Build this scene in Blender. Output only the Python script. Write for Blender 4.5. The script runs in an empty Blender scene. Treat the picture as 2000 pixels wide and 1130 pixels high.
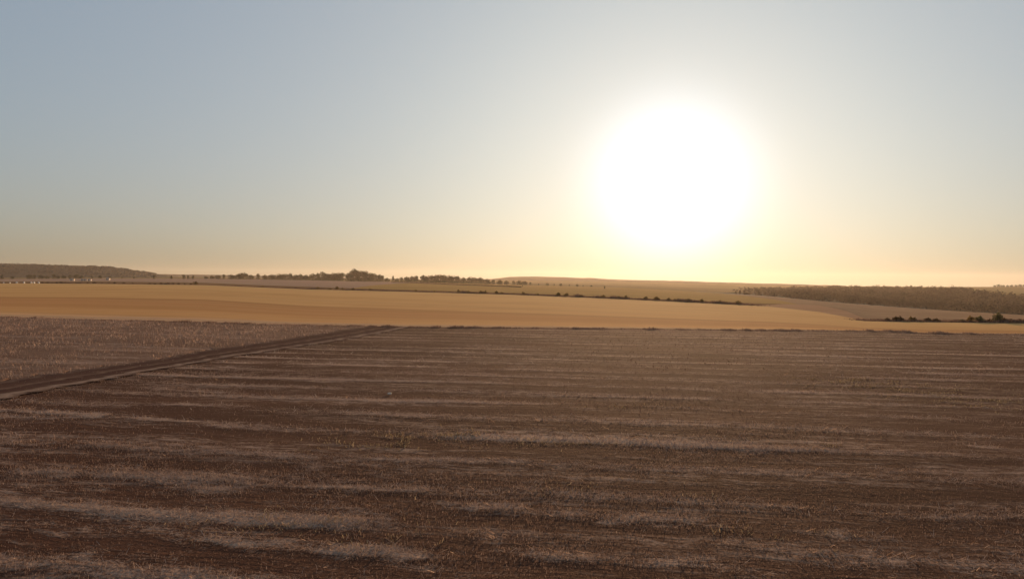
import bpy, math, random
import numpy as np
from mathutils import Vector, Matrix

random.seed(7)
RNG = np.random.default_rng(11)
S = bpy.context.scene
COL = S.collection

# ------------------------------------------------------------------ camera
F = 1570.0                      # focal length in pixels of a 2000 x 1130 frame
CAM_H = 7.0
ROLL = math.atan(0.007)
cam = bpy.data.objects.new('camera', bpy.data.cameras.new('camera'))
COL.objects.link(cam)
cam.data.sensor_width = 36.0
cam.data.lens = 36.0 * F / 2000.0
cam.data.clip_start = 0.1
cam.data.clip_end = 30000.0
cam.matrix_world = (Matrix.Translation((0, 0, CAM_H)) @ Matrix.Rotation(math.radians(90), 4, 'X')
                    @ Matrix.Rotation(-math.atan(20 / F), 4, 'X') @ Matrix.Rotation(ROLL, 4, 'Z'))
S.camera = cam
CM = np.array(cam.matrix_world.to_3x3())


def ray(px, py):
    return CM @ np.array(((px - 1000) / F, (565 - py) / F, -1.0))


def at(px, py, depth):
    """the place seen in direction (px, py), depth metres ahead of the camera"""
    d = ray(px, py)
    return np.array((0, 0, CAM_H)) + d * (depth / d[1])


def flat_depth(px, py, z=0.0):
    d = ray(px, py)
    return d[1] * (z - CAM_H) / d[2]


# ------------------------------------------------------------------ sky and sun
sd = ray(1314, 357)
sd = sd / np.linalg.norm(sd)
SUN_EL = math.asin(sd[2])
SUN_AZ = math.atan2(sd[0], sd[1])

W = bpy.data.worlds.new('World')
S.world = W
W.use_nodes = True
nt = W.node_tree
sky = nt.nodes.new('ShaderNodeTexSky')
sky.sky_type = 'NISHITA'
sky.sun_disc = False
sky.sun_elevation = SUN_EL
sky.sun_rotation = SUN_AZ
sky.air_density = 1.0
sky.dust_density = 2.0
sky.ozone_density = 1.0
SKY_GAMMA = 0.382
SKY_TINT = (0.345, 0.399, 0.470)
CORE_ANGLE = 5.1
CORE_COLOR = (0.28, 0.32, 0.39)
pre = nt.nodes.new('ShaderNodeMixRGB'); pre.blend_type = 'MULTIPLY'; pre.inputs[0].default_value = 1
pre.inputs[2].default_value = (0.1, 0.1, 0.1, 1)
gam = nt.nodes.new('ShaderNodeGamma'); gam.inputs[1].default_value = SKY_GAMMA
tint = nt.nodes.new('ShaderNodeMixRGB'); tint.blend_type = 'MULTIPLY'; tint.inputs[0].default_value = 1
tint.inputs[2].default_value = tuple(10 * c for c in SKY_TINT) + (1,)
bg = nt.nodes['Background']
bg.inputs[1].default_value = 0.1
nt.links.new(sky.outputs[0], pre.inputs[1])
nt.links.new(pre.outputs[0], gam.inputs[0])
nt.links.new(gam.outputs[0], tint.inputs[1])
# the bright core of the aureole round the sun, by angle from the sun
geo = nt.nodes.new('ShaderNodeTexCoord')
dot = nt.nodes.new('ShaderNodeVectorMath'); dot.operation = 'DOT_PRODUCT'
dot.inputs[1].default_value = tuple(sd)
nrm = nt.nodes.new('ShaderNodeVectorMath'); nrm.operation = 'NORMALIZE'
nt.links.new(geo.outputs['Generated'], nrm.inputs[0])
nt.links.new(nrm.outputs[0], dot.inputs[0])


def wmath(op, a, b=0.0):
    n = nt.nodes.new('ShaderNodeMath'); n.operation = op
    for k, v in ((0, a), (1, b)):
        if hasattr(v, 'links'): nt.links.new(v, n.inputs[k])
        else: n.inputs[k].default_value = v
    return n.outputs[0]


ang = wmath('ARCCOSINE', wmath('MINIMUM', dot.outputs['Value'], 0.9999999))
core = wmath('EXPONENT', wmath('MULTIPLY', wmath('POWER', wmath('DIVIDE', ang, math.radians(CORE_ANGLE)), 2.6), -1.0))
corec = nt.nodes.new('ShaderNodeMixRGB'); corec.blend_type = 'MULTIPLY'; corec.inputs[0].default_value = 1
corec.inputs[1].default_value = tuple(10 * c for c in CORE_COLOR) + (1,)
nt.links.new(core, corec.inputs[2])
addc = nt.nodes.new('ShaderNodeMixRGB'); addc.blend_type = 'ADD'; addc.inputs[0].default_value = 1
# low air reddens the sky towards the horizon, all the way round
sepw = nt.nodes.new('ShaderNodeSeparateXYZ'); nt.links.new(nrm.outputs[0], sepw.inputs[0])
low_air = wmath('EXPONENT', wmath('DIVIDE', wmath('MAXIMUM', sepw.outputs[2], 0.0), -0.09))
red = nt.nodes.new('ShaderNodeMixRGB'); red.blend_type = 'MULTIPLY'
nt.links.new(low_air, red.inputs[0])
nt.links.new(tint.outputs[0], red.inputs[1])
red.inputs[2].default_value = (0.94, 0.82, 0.75, 1)
wide = wmath('EXPONENT', wmath('MULTIPLY', wmath('POWER', wmath('DIVIDE', ang, math.radians(9.0)), 2.0), -1.0))
warm = nt.nodes.new('ShaderNodeMixRGB'); warm.blend_type = 'MULTIPLY'; warm.inputs[0].default_value = 1
warm.inputs[1].default_value = (0.55, 0.12, 0.05, 1)
nt.links.new(wide, warm.inputs[2])
addw = nt.nodes.new('ShaderNodeMixRGB'); addw.blend_type = 'ADD'; addw.inputs[0].default_value = 1
nt.links.new(red.outputs[0], addw.inputs[1]); nt.links.new(warm.outputs[0], addw.inputs[2])
broad = wmath('EXPONENT', wmath('MULTIPLY', wmath('POWER', wmath('DIVIDE', ang, math.radians(28.0)), 2.0), -1.0))
pale = nt.nodes.new('ShaderNodeMixRGB'); pale.blend_type = 'MULTIPLY'; pale.inputs[0].default_value = 1
pale.inputs[1].default_value = (0.16, 0.25, 0.34, 1)
nt.links.new(broad, pale.inputs[2])
addb = nt.nodes.new('ShaderNodeMixRGB'); addb.blend_type = 'ADD'; addb.inputs[0].default_value = 1
nt.links.new(addw.outputs[0], addb.inputs[1]); nt.links.new(pale.outputs[0], addb.inputs[2])
nt.links.new(addb.outputs[0], addc.inputs[1])
nt.links.new(corec.outputs[0], addc.inputs[2])
nt.links.new(addc.outputs[0], bg.inputs[0])

sl = bpy.data.lights.new('sun', 'SUN')
sl.energy = 5.0
sl.angle = math.radians(0.5)
sl.color = (1.0, 0.61, 0.32)
sun = bpy.data.objects.new('sun', sl)
sun.rotation_euler = Vector((-sd[0], -sd[1], -sd[2])).to_track_quat('-Z', 'Y').to_euler()
sun.location = (30, 100, 60)
COL.objects.link(sun)

vs = S.view_settings
vs.view_transform = 'Standard'
vs.look = 'None'
vs.exposure = 0.5
vs.gamma = 1.0
S.cycles.use_denoising = True
S.cycles.max_bounces = 6
S.cycles.diffuse_bounces = 3
S.cycles.volume_bounces = 1
S.cycles.transparent_max_bounces = 8

HAZE_DENSITY = 0.000036
HAZE_G = 0.52
HAZE_COLOR = (1.0, 0.90, 0.80)


# ------------------------------------------------------------------ helpers
def tag(o, label=None, cat=None, group=None, kind=None):
    if label: o['label'] = label
    if cat: o['category'] = cat
    if group: o['group'] = group
    if kind: o['kind'] = kind
    return o


def mesh(name, verts, faces=None, loops=None, uv=None, tint=None, smooth=False):
    """faces: list, or (n,k) int array"""
    m = bpy.data.meshes.new(name)
    v = np.asarray(verts, dtype=np.float32)
    f = np.asarray(faces, dtype=np.int32)
    n, k = f.shape
    m.vertices.add(len(v)); m.vertices.foreach_set('co', v.ravel())
    m.loops.add(n * k); m.loops.foreach_set('vertex_index', f.ravel())
    m.polygons.add(n)
    m.polygons.foreach_set('loop_start', np.arange(0, n * k, k, dtype=np.int32))
    m.polygons.foreach_set('loop_total', np.full(n, k, dtype=np.int32))
    if smooth:
        m.polygons.foreach_set('use_smooth', np.ones(n, dtype=bool))
    if uv is not None:
        l = m.uv_layers.new(name='UVMap')
        l.data.foreach_set('uv', np.asarray(uv, dtype=np.float32)[f.ravel()].ravel())
    if tint is not None:
        a = m.attributes.new('tint', 'FLOAT', 'POINT')
        a.data.foreach_set('value', np.asarray(tint, dtype=np.float32))
    m.update()
    m.validate()
    return m


def obj(name, m, mat=None, parent=None, loc=None, rz=0.0, scale=None):
    o = bpy.data.objects.new(name, m)
    COL.objects.link(o)
    if mat is not None and m is not None and len(m.materials) == 0:
        m.materials.append(mat)
    if parent is not None: o.parent = parent
    if loc is not None: o.location = tuple(float(c) for c in loc)
    o.rotation_euler.z = rz
    if scale is not None: o.scale = scale if hasattr(scale, '__len__') else (scale,) * 3
    return o


def grid_faces(r, c):
    i = np.arange(r - 1)[:, None] * c + np.arange(c - 1)[None, :]
    return np.stack([i, i + 1, i + c + 1, i + c], -1).reshape(-1, 4)


def vnoise(x, y, seed=0):
    """smooth value noise, arrays in, 0..1 out"""
    xi = np.floor(x).astype(np.int64); yi = np.floor(y).astype(np.int64)
    fx = x - xi; fy = y - yi
    fx = fx * fx * (3 - 2 * fx); fy = fy * fy * (3 - 2 * fy)

    def h(a, b):
        n = (a * 374761393 + b * 668265263 + seed * 2147483647) & 0xffffffff
        n = ((n ^ (n >> 13)) * 1274126177) & 0xffffffff
        return ((n ^ (n >> 16)) & 0xffff) / 65535.0
    return ((h(xi, yi) * (1 - fx) + h(xi + 1, yi) * fx) * (1 - fy)
            + (h(xi, yi + 1) * (1 - fx) + h(xi + 1, yi + 1) * fx) * fy)


def fbm(x, y, seed=0, o=4):
    s = 0; a = 0.5; t = 0
    for k in range(o):
        s = s + a * vnoise(x * 2 ** k, y * 2 ** k, seed + k * 17); t += a; a *= 0.5
    return s / t


# ------------------------------------------------------------------ materials
class Mat:
    def __init__(self, name):
        self.m = bpy.data.materials.new(name); self.m.use_nodes = True
        self.t = self.m.node_tree; self.t.nodes.clear()
        self.out = self.n('ShaderNodeOutputMaterial')

    def n(self, kind, **kw):
        n = self.t.nodes.new(kind)
        for k, v in kw.items(): setattr(n, k, v)
        return n

    def l(self, a, b): self.t.links.new(a, b)

    def val(self, sock, v):
        if hasattr(v, 'links'): self.l(v, sock)
        else: sock.default_value = v

    def math(self, op, a, b=0.0, c=0.0):
        n = self.n('ShaderNodeMath', operation=op)
        self.val(n.inputs[0], a); self.val(n.inputs[1], b); self.val(n.inputs[2], c)
        return n.outputs[0]

    def mix(self, f, a, b, mode='MIX'):
        n = self.n('ShaderNodeMixRGB', blend_type=mode)
        self.val(n.inputs[0], f)
        for s, v in ((n.inputs[1], a), (n.inputs[2], b)):
            if isinstance(v, tuple): s.default_value = v + (1,) if len(v) == 3 else v
            else: self.l(v, s)
        return n.outputs[0]

    def mapping(self, vec, scale=(1, 1, 1), rot=(0, 0, 0)):
        n = self.n('ShaderNodeMapping')
        n.inputs['Scale'].default_value = scale; n.inputs['Rotation'].default_value = rot
        self.l(vec, n.inputs['Vector']); return n.outputs[0]

    def pos(self): return self.n('ShaderNodeNewGeometry').outputs['Position']
    def objc(self): return self.n('ShaderNodeTexCoord').outputs['Object']
    def uv(self): return self.n('ShaderNodeTexCoord').outputs['UV']

    def noise(self, vec, scale, detail=4, rough=0.55, dist=0.0):
        n = self.n('ShaderNodeTexNoise')
        self.l(vec, n.inputs['Vector'])
        n.inputs['Scale'].default_value = scale; n.inputs['Detail'].default_value = detail
        n.inputs['Roughness'].default_value = rough; n.inputs['Distortion'].default_value = dist
        return n.outputs[0]

    def step(self, v, lo, hi):
        n = self.n('ShaderNodeMapRange'); n.interpolation_type = 'SMOOTHSTEP'
        self.val(n.inputs[0], v); n.inputs[1].default_value = lo; n.inputs[2].default_value = hi
        return n.outputs[0]

    def ramp(self, v, stops):
        n = self.n('ShaderNodeValToRGB')
        e = n.color_ramp.elements
        while len(e) < len(stops): e.new(0.5)
        for k, (p, c) in enumerate(stops):
            e[k].position = p; e[k].color = tuple(c) + (1,)
        self.l(v, n.inputs[0]); return n.outputs[0]

    def bsdf(self, color, rough=0.9, spec=0.2, bump=None, bump_d=0.1, bump_s=1.0, gloss=0.0):
        def one(sp):
            p = self.n('ShaderNodeBsdfPrincipled')
            self.val(p.inputs['Base Color'], color if not isinstance(color, tuple) else color + (1,))
            self.val(p.inputs['Roughness'], rough)
            p.inputs['Specular IOR Level'].default_value = sp
            if gloss: p.inputs['Specular Tint'].default_value = (1.0, 0.70, 0.46, 1)     # straw sheen, tinted golden to stand in for warm glare below the sun
            if nrm_ is not None: self.l(nrm_, p.inputs['Normal'])
            return p.outputs[0]
        nrm_ = None
        if bump is not None:
            b = self.n('ShaderNodeBump'); b.inputs['Distance'].default_value = bump_d
            b.inputs['Strength'].default_value = bump_s
            self.l(bump, b.inputs['Height']); nrm_ = b.outputs[0]
        if not gloss: return one(spec)
        # mostly matt ground; the grazing sheen share imitates the glare veil below the sun
        mx = self.n('ShaderNodeMixShader'); mx.inputs[0].default_value = gloss
        self.l(one(0.0), mx.inputs[1]); self.l(one(0.022), mx.inputs[2])
        return mx.outputs[0]

    def done(self, sh):
        self.l(sh, self.out.inputs['Surface']); return self.m


ROW_ANG = math.radians(-9.6)        # the drill rows and straw bands run along this heading


def mat_stubble_ground(name, soil_a, soil_b, straw, cover, seedv=0.0):
    M = Mat(name)
    p = M.pos()
    r0 = M.mapping(p, rot=(0, 0, -ROW_ANG))
    wv = M.n('ShaderNodeTexNoise'); M.l(p, wv.inputs['Vector']); wv.inputs['Scale'].default_value = 0.35; wv.inputs['Detail'].default_value = 4
    ws = M.n('ShaderNodeVectorMath', operation='MULTIPLY_ADD')
    M.l(wv.outputs['Color'], ws.inputs[0]); ws.inputs[1].default_value = (0.0, 1.3, 0.0); M.l(r0, ws.inputs[2])
    r = ws.outputs[0]
    long1 = M.noise(M.mapping(r, (0.05, 0.42, 1)), 1.0, 5, 0.6, 0.4)
    long2 = M.noise(M.mapping(r, (0.35, 2.6, 1)), 1.0, 4, 0.6, 0.3)
    fine = M.noise(p, 6.0, 5, 0.65)
    patch = M.noise(M.mapping(r, (0.02, 0.05, 1)), 1.0, 3, 0.5)
    soil = M.mix(M.step(patch, 0.35, 0.65), soil_a, soil_b)
    soil = M.mix(M.math('MULTIPLY', fine, 0.6), soil, tuple(0.55 * c for c in soil_b))
    k = M.math('ADD', M.math('MULTIPLY', long1, 0.50), M.math('MULTIPLY', long2, 0.28))
    k = M.math('ADD', k, M.math('MULTIPLY', fine, 0.22))
    st = M.step(k, cover, cover + 0.13)
    dash = M.noise(M.mapping(r, (0.22, 1.7, 1)), 1.0, 3, 0.5, 0.5)
    wh = M.noise(M.mapping(r, (0.06, 0.12, 1)), 1.0, 3, 0.6)
    dk = M.math('MULTIPLY', M.step(dash, 0.58, 0.66), M.step(wh, 0.44, 0.62))
    dk = M.math('MULTIPLY', dk, M.step(fine, 0.30, 0.60))
    st = M.math('MAXIMUM', st, M.math('MULTIPLY', dk, 0.9))
    crumb = M.noise(M.mapping(r, (1.1, 2.2, 1)), 1.0, 6, 0.7)
    st = M.math('MULTIPLY', st, M.step(crumb, 0.38, 0.58))
    cov = M.n('ShaderNodeAttribute', attribute_name='tint').outputs['Fac']
    cov = M.math('ADD', cov, M.math('MULTIPLY', M.math('SUBTRACT', crumb, 0.5), 1.5))
    fleck = M.noise(p, 11.0, 3, 0.7)
    cov = M.math('ADD', cov, M.math('MULTIPLY', M.math('SUBTRACT', fleck, 0.5), 1.3))
    st = M.math('MAXIMUM', M.math('MULTIPLY', st, 0.75), M.math('MULTIPLY', M.step(cov, 0.20, 0.85), 0.95))
    col = M.mix(M.math('MULTIPLY', st, 0.9), soil, straw)
    h = M.math('ADD', fine, M.math('MULTIPLY', long2, 1.4))
    return M.done(M.bsdf(col, 1.0, 0.0, h, 0.10, 0.9, gloss=0.72))


def mat_blades(name, dark, mid, light, transl=0.45):
    M = Mat(name)
    a = M.n('ShaderNodeAttribute', attribute_name='tint').outputs['Fac']
    col = M.ramp(a, ((0.0, dark), (0.5, mid), (1.0, light)))
    d = M.n('ShaderNodeBsdfDiffuse'); M.l(col, d.inputs[0])
    t = M.n('ShaderNodeBsdfTranslucent'); M.l(col, t.inputs[0])
    g = M.n('ShaderNodeBsdfGlossy'); M.l(col, g.inputs[0]); g.inputs['Roughness'].default_value = 0.45
    m1 = M.n('ShaderNodeMixShader'); m1.inputs[0].default_value = transl
    M.l(d.outputs[0], m1.inputs[1]); M.l(t.outputs[0], m1.inputs[2])
    m2 = M.n('ShaderNodeMixShader'); m2.inputs[0].default_value = 0.10
    M.l(m1.outputs[0], m2.inputs[1]); M.l(g.outputs[0], m2.inputs[2])
    return M.done(m2.outputs[0])


def mat_field(name, a, b, c, sx=0.02, sy=0.15, rows=0.0):
    """a far field: two tones in long drifts and a third in fine lines"""
    M = Mat(name)
    r = M.mapping(M.pos(), rot=(0, 0, math.radians(24)))
    n1 = M.noise(M.mapping(r, (sx, sy, 1)), 1.0, 4, 0.55, 0.3)
    n2 = M.noise(M.mapping(r, (sx * 2, sy * 6, 1)), 1.0, 3, 0.5)
    n3 = M.noise(M.pos(), 0.8, 4, 0.6)
    col = M.mix(M.step(n1, 0.35, 0.65), a, b)
    col = M.mix(M.math('MULTIPLY', M.step(n2, 0.5, 0.75), 0.5), col, c)
    return M.done(M.bsdf(col, 1.0, 0.0, n3, 0.15, 0.6, gloss=0.16))


def mat_foliage(name, dark, mid, light, transl=0.3):
    M = Mat(name)
    a = M.n('ShaderNodeAttribute', attribute_name='tint').outputs['Fac']
    oi = M.n('ShaderNodeObjectInfo').outputs['Random']
    v = M.math('ADD', a, M.math('MULTIPLY', M.math('SUBTRACT', oi, 0.5), 0.35))
    col = M.ramp(v, ((0.0, dark), (0.5, mid), (1.0, light)))
    d = M.n('ShaderNodeBsdfDiffuse'); M.l(col, d.inputs[0])
    t = M.n('ShaderNodeBsdfTranslucent'); M.l(col, t.inputs[0])
    m1 = M.n('ShaderNodeMixShader'); m1.inputs[0].default_value = transl
    M.l(d.outputs[0], m1.inputs[1]); M.l(t.outputs[0], m1.inputs[2])
    return M.done(m1.outputs[0])


def mat_plain(name, color, rough=0.8, spec=0.3, nscale=3.0, var=0.25):
    M = Mat(name)
    n = M.noise(M.objc(), nscale, 4, 0.6)
    col = M.mix(M.math('MULTIPLY', n, var * 2), color, tuple(c * 0.6 for c in color))
    return M.done(M.bsdf(col, rough, spec, n, 0.02, 0.4))


M_DARK = mat_stubble_ground('dark_stubble_ground', (0.108, 0.052, 0.034), (0.072, 0.034, 0.023), (0.44, 0.315, 0.235), 0.49)
M_LEFT = mat_stubble_ground('pale_stubble_ground', (0.222, 0.132, 0.090), (0.172, 0.100, 0.068), (0.44, 0.32, 0.24), 0.48)
M_STRAW = mat_blades('straw_blades', (0.13, 0.077, 0.058), (0.29, 0.205, 0.162), (0.55, 0.43, 0.345), 0.32)
M_WEED = mat_blades('weed_blades', (0.09, 0.062, 0.034), (0.25, 0.185, 0.11), (0.44, 0.35, 0.23), 0.3)
M_TREE = mat_foliage('tree_leaves', (0.018, 0.022, 0.009), (0.040, 0.042, 0.016), (0.075, 0.070, 0.026))
M_BUSH = mat_foliage('bush_leaves', (0.10, 0.065, 0.022), (0.19, 0.122, 0.042), (0.29, 0.19, 0.07), 0.5)
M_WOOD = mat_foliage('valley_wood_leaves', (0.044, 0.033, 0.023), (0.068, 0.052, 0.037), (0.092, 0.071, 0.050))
M_HILLWOOD = mat_foliage('hill_wood_leaves', (0.027, 0.032, 0.033), (0.040, 0.047, 0.048), (0.055, 0.064, 0.064))  # blue-grey of the distant haze is put into the leaf colour
M_PALEBUSH = mat_foliage('pale_bush_leaves', (0.06, 0.055, 0.022), (0.13, 0.115, 0.05), (0.21, 0.18, 0.08), 0.4)
M_RUST = mat_foliage('rusty_bush_leaves', (0.045, 0.024, 0.010), (0.085, 0.045, 0.018), (0.13, 0.075, 0.030))
M_BARK = mat_plain('bark', (0.055, 0.040, 0.028), 0.95, 0.1, 6.0)
M_WHITE = mat_plain('white_wrap', (0.80, 0.76, 0.68), 0.35, 0.5, 2.0, 0.08)
M_WALL = mat_plain('pale_render', (0.62, 0.52, 0.42), 0.8, 0.2, 1.0, 0.12)
M_ROOF = mat_plain('grey_roof', (0.34, 0.27, 0.21), 0.7, 0.3, 1.5, 0.2)
M_DOOR = mat_plain('dark_door', (0.08, 0.06, 0.05), 0.7, 0.2, 2.0)
M_SPECK = mat_plain('pale_speck', (0.75, 0.62, 0.50), 0.7, 0.2, 9.0, 0.12)


def mat_golden():
    M = Mat('golden_field')
    sep = M.n('ShaderNodeSeparateXYZ'); M.l(M.uv(), sep.inputs[0])
    u, t = sep.outputs[0], sep.outputs[1]
    wob = M.noise(M.mapping(M.uv(), (5.0, 6.0, 1)), 1.0, 5, 0.6)
    tt = M.math('ADD', t, M.math('MULTIPLY', M.math('SUBTRACT', wob, 0.5), 0.035))
    base = M.ramp(tt, ((0.0, (0.64, 0.40, 0.22)), (0.035, (0.60, 0.32, 0.122)), (0.07, (0.58, 0.30, 0.112)),
                       (0.085, (0.50, 0.245, 0.090)), (0.185, (0.505, 0.25, 0.093)), (0.205, (0.40, 0.198, 0.074)),
                       (0.225, (0.60, 0.335, 0.126)), (0.6, (0.60, 0.345, 0.128)), (1.0, (0.62, 0.37, 0.145))))
    lines = M.noise(M.mapping(M.uv(), (1.1, 46.0, 1)), 1.0, 4, 0.6, 0.25)
    lines2 = M.noise(M.mapping(M.uv(), (2.2, 130.0, 1)), 1.0, 3, 0.6)
    col = M.mix(M.math('MULTIPLY', M.step(lines, 0.52, 0.62), 0.42), base, (0.38, 0.19, 0.070))
    col = M.mix(M.math('MULTIPLY', M.step(lines2, 0.56, 0.64), 0.5), col, (0.60, 0.37, 0.16))
    pt = M.noise(M.pos(), 0.02, 4, 0.6)
    col = M.mix(M.math('MULTIPLY', M.step(pt, 0.45, 0.7), 0.35), col, (0.43, 0.21, 0.070))
    h = M.noise(M.pos(), 2.5, 4, 0.6)
    return M.done(M.bsdf(col, 1.0, 0.0, h, 0.2, 0.8, gloss=0.5))


M_GOLD = mat_golden()
M_MARGIN = mat_field('pale_margin', (0.50, 0.30, 0.165), (0.55, 0.34, 0.19), (0.42, 0.24, 0.12), 0.1, 0.6)
M_VERGE = mat_field('dry_verge', (0.17, 0.095, 0.042), (0.21, 0.12, 0.055), (0.12, 0.066, 0.03), 0.05, 0.3)
M_RUSSET = mat_field('russet_field', (0.42, 0.245, 0.135), (0.37, 0.21, 0.115), (0.47, 0.29, 0.17), 0.02, 0.1)
M_MAUVE = mat_field('mauve_field', (0.317, 0.209, 0.142), (0.351, 0.232, 0.159), (0.270, 0.178, 0.115), 0.004, 0.03)
M_TAN = mat_field('tan_field', (0.330, 0.207, 0.072), (0.398, 0.245, 0.086), (0.261, 0.165, 0.055), 0.004, 0.03)
M_VALLEY = mat_field('valley_field', (0.321, 0.206, 0.119), (0.254, 0.161, 0.093), (0.390, 0.262, 0.157), 0.006, 0.04)
M_PALELINE = mat_field('pale_track', (0.46, 0.34, 0.23), (0.50, 0.38, 0.26), (0.40, 0.28, 0.18), 0.02, 0.2)
M_OLIVE = mat_field('olive_field', (0.211, 0.155, 0.064), (0.259, 0.186, 0.076), (0.163, 0.119, 0.047), 0.003, 0.02)
M_PLAIN = mat_field('far_plain', (0.170, 0.115, 0.048), (0.221, 0.147, 0.060), (0.128, 0.088, 0.038), 0.002, 0.012)
M_HILL = mat_field('wooded_hill', (0.050, 0.046, 0.034), (0.062, 0.057, 0.042), (0.040, 0.036, 0.027), 0.006, 0.012)
M_BASE = mat_field('lowland', (0.12, 0.09, 0.05), (0.16, 0.12, 0.06), (0.09, 0.07, 0.04), 0.002, 0.01)


def mat_track():
    M = Mat('track_earth')
    sep = M.n('ShaderNodeSeparateXYZ'); M.l(M.uv(), sep.inputs[0])
    c = sep.outputs[0]
    fine = M.noise(M.pos(), 5.0, 5, 0.65)
    med = M.noise(M.pos(), 0.5, 4, 0.6)
    cc = M.math('ADD', c, M.math('MULTIPLY', M.math('SUBTRACT', med, 0.5), 0.30))
    dark = (0.118, 0.063, 0.045)
    col = M.ramp(cc, ((0.0, (0.11, 0.062, 0.044)), (0.09, (0.40, 0.275, 0.195)), (0.16, (0.33, 0.225, 0.155)),
                      (0.22, dark), (0.42, (0.080, 0.040, 0.030)), (0.50, (0.24, 0.155, 0.105)),
                      (0.58, dark), (0.84, (0.085, 0.043, 0.032)), (0.92, (0.18, 0.118, 0.085)),
                      (1.0, (0.14, 0.083, 0.058))))
    brk = M.noise(M.pos(), 0.22, 4, 0.65)
    col = M.mix(M.math('MULTIPLY', M.step(brk, 0.46, 0.66), 0.55), col, dark)
    col = M.mix(M.math('MULTIPLY', fine, 0.6), col, (0.07, 0.040, 0.029))
    return M.done(M.bsdf(col, 1.0, 0.0, fine, 0.08, 0.8, gloss=0.3))


M_TRACK = mat_track()

# ------------------------------------------------------------------ the lie of the land
# Curves across the landscape, near to far.  Each is (direction px, sight line py, depth); depth None = on the level ground z=0.
C1 = [(-2600, None, 165), (-600, None, 155), (0, 619, None), (200, 625, None), (400, 630, None), (600, 635, None), (800, 638.5, None),
      (1000, 640, None), (1200, 641.5, None), (1400, 643.5, None), (1500, 644.5, None), (1600, 645, None), (1730, 646, None),
      (1800, 650, None), (2000, 652, None), (2600, None, 105), (4600, None, 100)]
C2 = [(-2600, None, 800), (-600, None, 760), (0, 553, None), (200, 554, None), (400, 556.5, None), (500, 560.5, None), (600, 564.5, None),
      (700, 567, None), (800, 569.5, None), (1000, 575, None), (1200, 583, None), (1300, 587.5, None), (1400, 592.5, None),
      (1450, 595, None), (1500, 598, None), (1600, 609, None), (1650, 618, None), (1690, 626.5, None), (1750, 628, None),
      (2000, 631, None), (2600, None, 140), (4600, None, 140)]
C3 = [(-2600, 536, 980), (-600, 547, 930), (0, 549.5, 900), (200, 549.5, 900), (400, 552, 900), (500, 556.5, 760), (600, 560, 585),
      (700, 563, 520), (800, 566, 475), (1000, 571.5, 412), (1200, 580, 332), (1300, 585, 290), (1400, 589.5, 272), (1450, 591, 266),
      (1500, 592.5, 258), (1600, 595.5, 240), (1650, 606, 200), (1690, 622, 156), (1750, 625, 152), (2000, 627, 152),
      (2600, 632, 155), (4600, 650, 155)]
C4 = [(-2600, 532, 1500), (-600, 543, 1500), (0, 545, 1500), (200, 543.5, 1500), (400, 544, 1500), (600, 547, 1500), (700, 549.5, 1480),
      (800, 550.5, 1450), (1000, 556, 1320), (1100, 558.5, 1260), (1200, 561, 1200), (1300, 566, 1100), (1400, 572, 1020),
      (1500, 578.5, 960), (1600, 588, 900), (1700, 596, 870), (1800, 603, 850), (1900, 609, 830), (2000, 615, 800),
      (2600, 632, 760), (4600, 650, 760)]
C5 = [(-2600, 529, 2300), (-600, 540, 2300), (0, 542, 2300), (400, 542, 2300), (700, 546.5, 2300), (1000, 552, 2200), (1200, 556, 2100),
      (1400, 563, 1900), (1600, 566, 1750), (1800, 567, 1650), (1880, 568, 1500), (1920, 578, 1250), (2000, 587, 1150),
      (2600, 600, 1100), (4600, 620, 1100)]
C6 = [(-2600, 526, 3200), (-600, 537, 3200), (0, 540, 3200), (300, 539.5, 3200), (400, 541.5, 3200), (700, 545, 3200), (960, 547, 3200),
      (1200, 550, 3200), (1400, 554, 3000), (1600, 558, 2700), (1800, 560, 2600), (1900, 560, 2500), (2000, 559.5, 2400),
      (2600, 564, 2400), (4600, 578, 2400)]


def curve_fn(tab):
    px = np.array([t[0] for t in tab], float)
    dep = np.array([t[2] if t[2] is not None else flat_depth(t[0], t[1]) for t in tab], float)
    pts = np.array([(at(t[0], t[1], d) if t[1] is not None else
                     (ray(t[0], 545 + (t[0] - 1000) * .007)[0] / ray(t[0], 545 + (t[0] - 1000) * .007)[1] * d, d, 0.0))
                    for t, d in zip(tab, dep)])

    def f(p):
        return np.stack([np.interp(p, px, pts[:, k]) for k in range(3)], -1)
    return f


CV = [curve_fn(c) for c in (C1, C2, C3, C4, C5, C6)]


def ground_at(px, depth):
    """point of the terrain in column px at a given distance ahead"""
    prev = None
    u = (px - 1000) / F
    for f in CV:
        q = f(px)
        if depth <= q[1]:
            if prev is None: return np.array((u * depth * 1.0, depth, 0.0))
            k = (depth - prev[1]) / (q[1] - prev[1])
            return prev + (q - prev) * k
        prev = q
    return prev


COLS = np.unique(np.concatenate([np.linspace(-2600, -200, 60), np.linspace(-200, 2200, 241), np.linspace(2200, 4600, 60)]))


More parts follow.
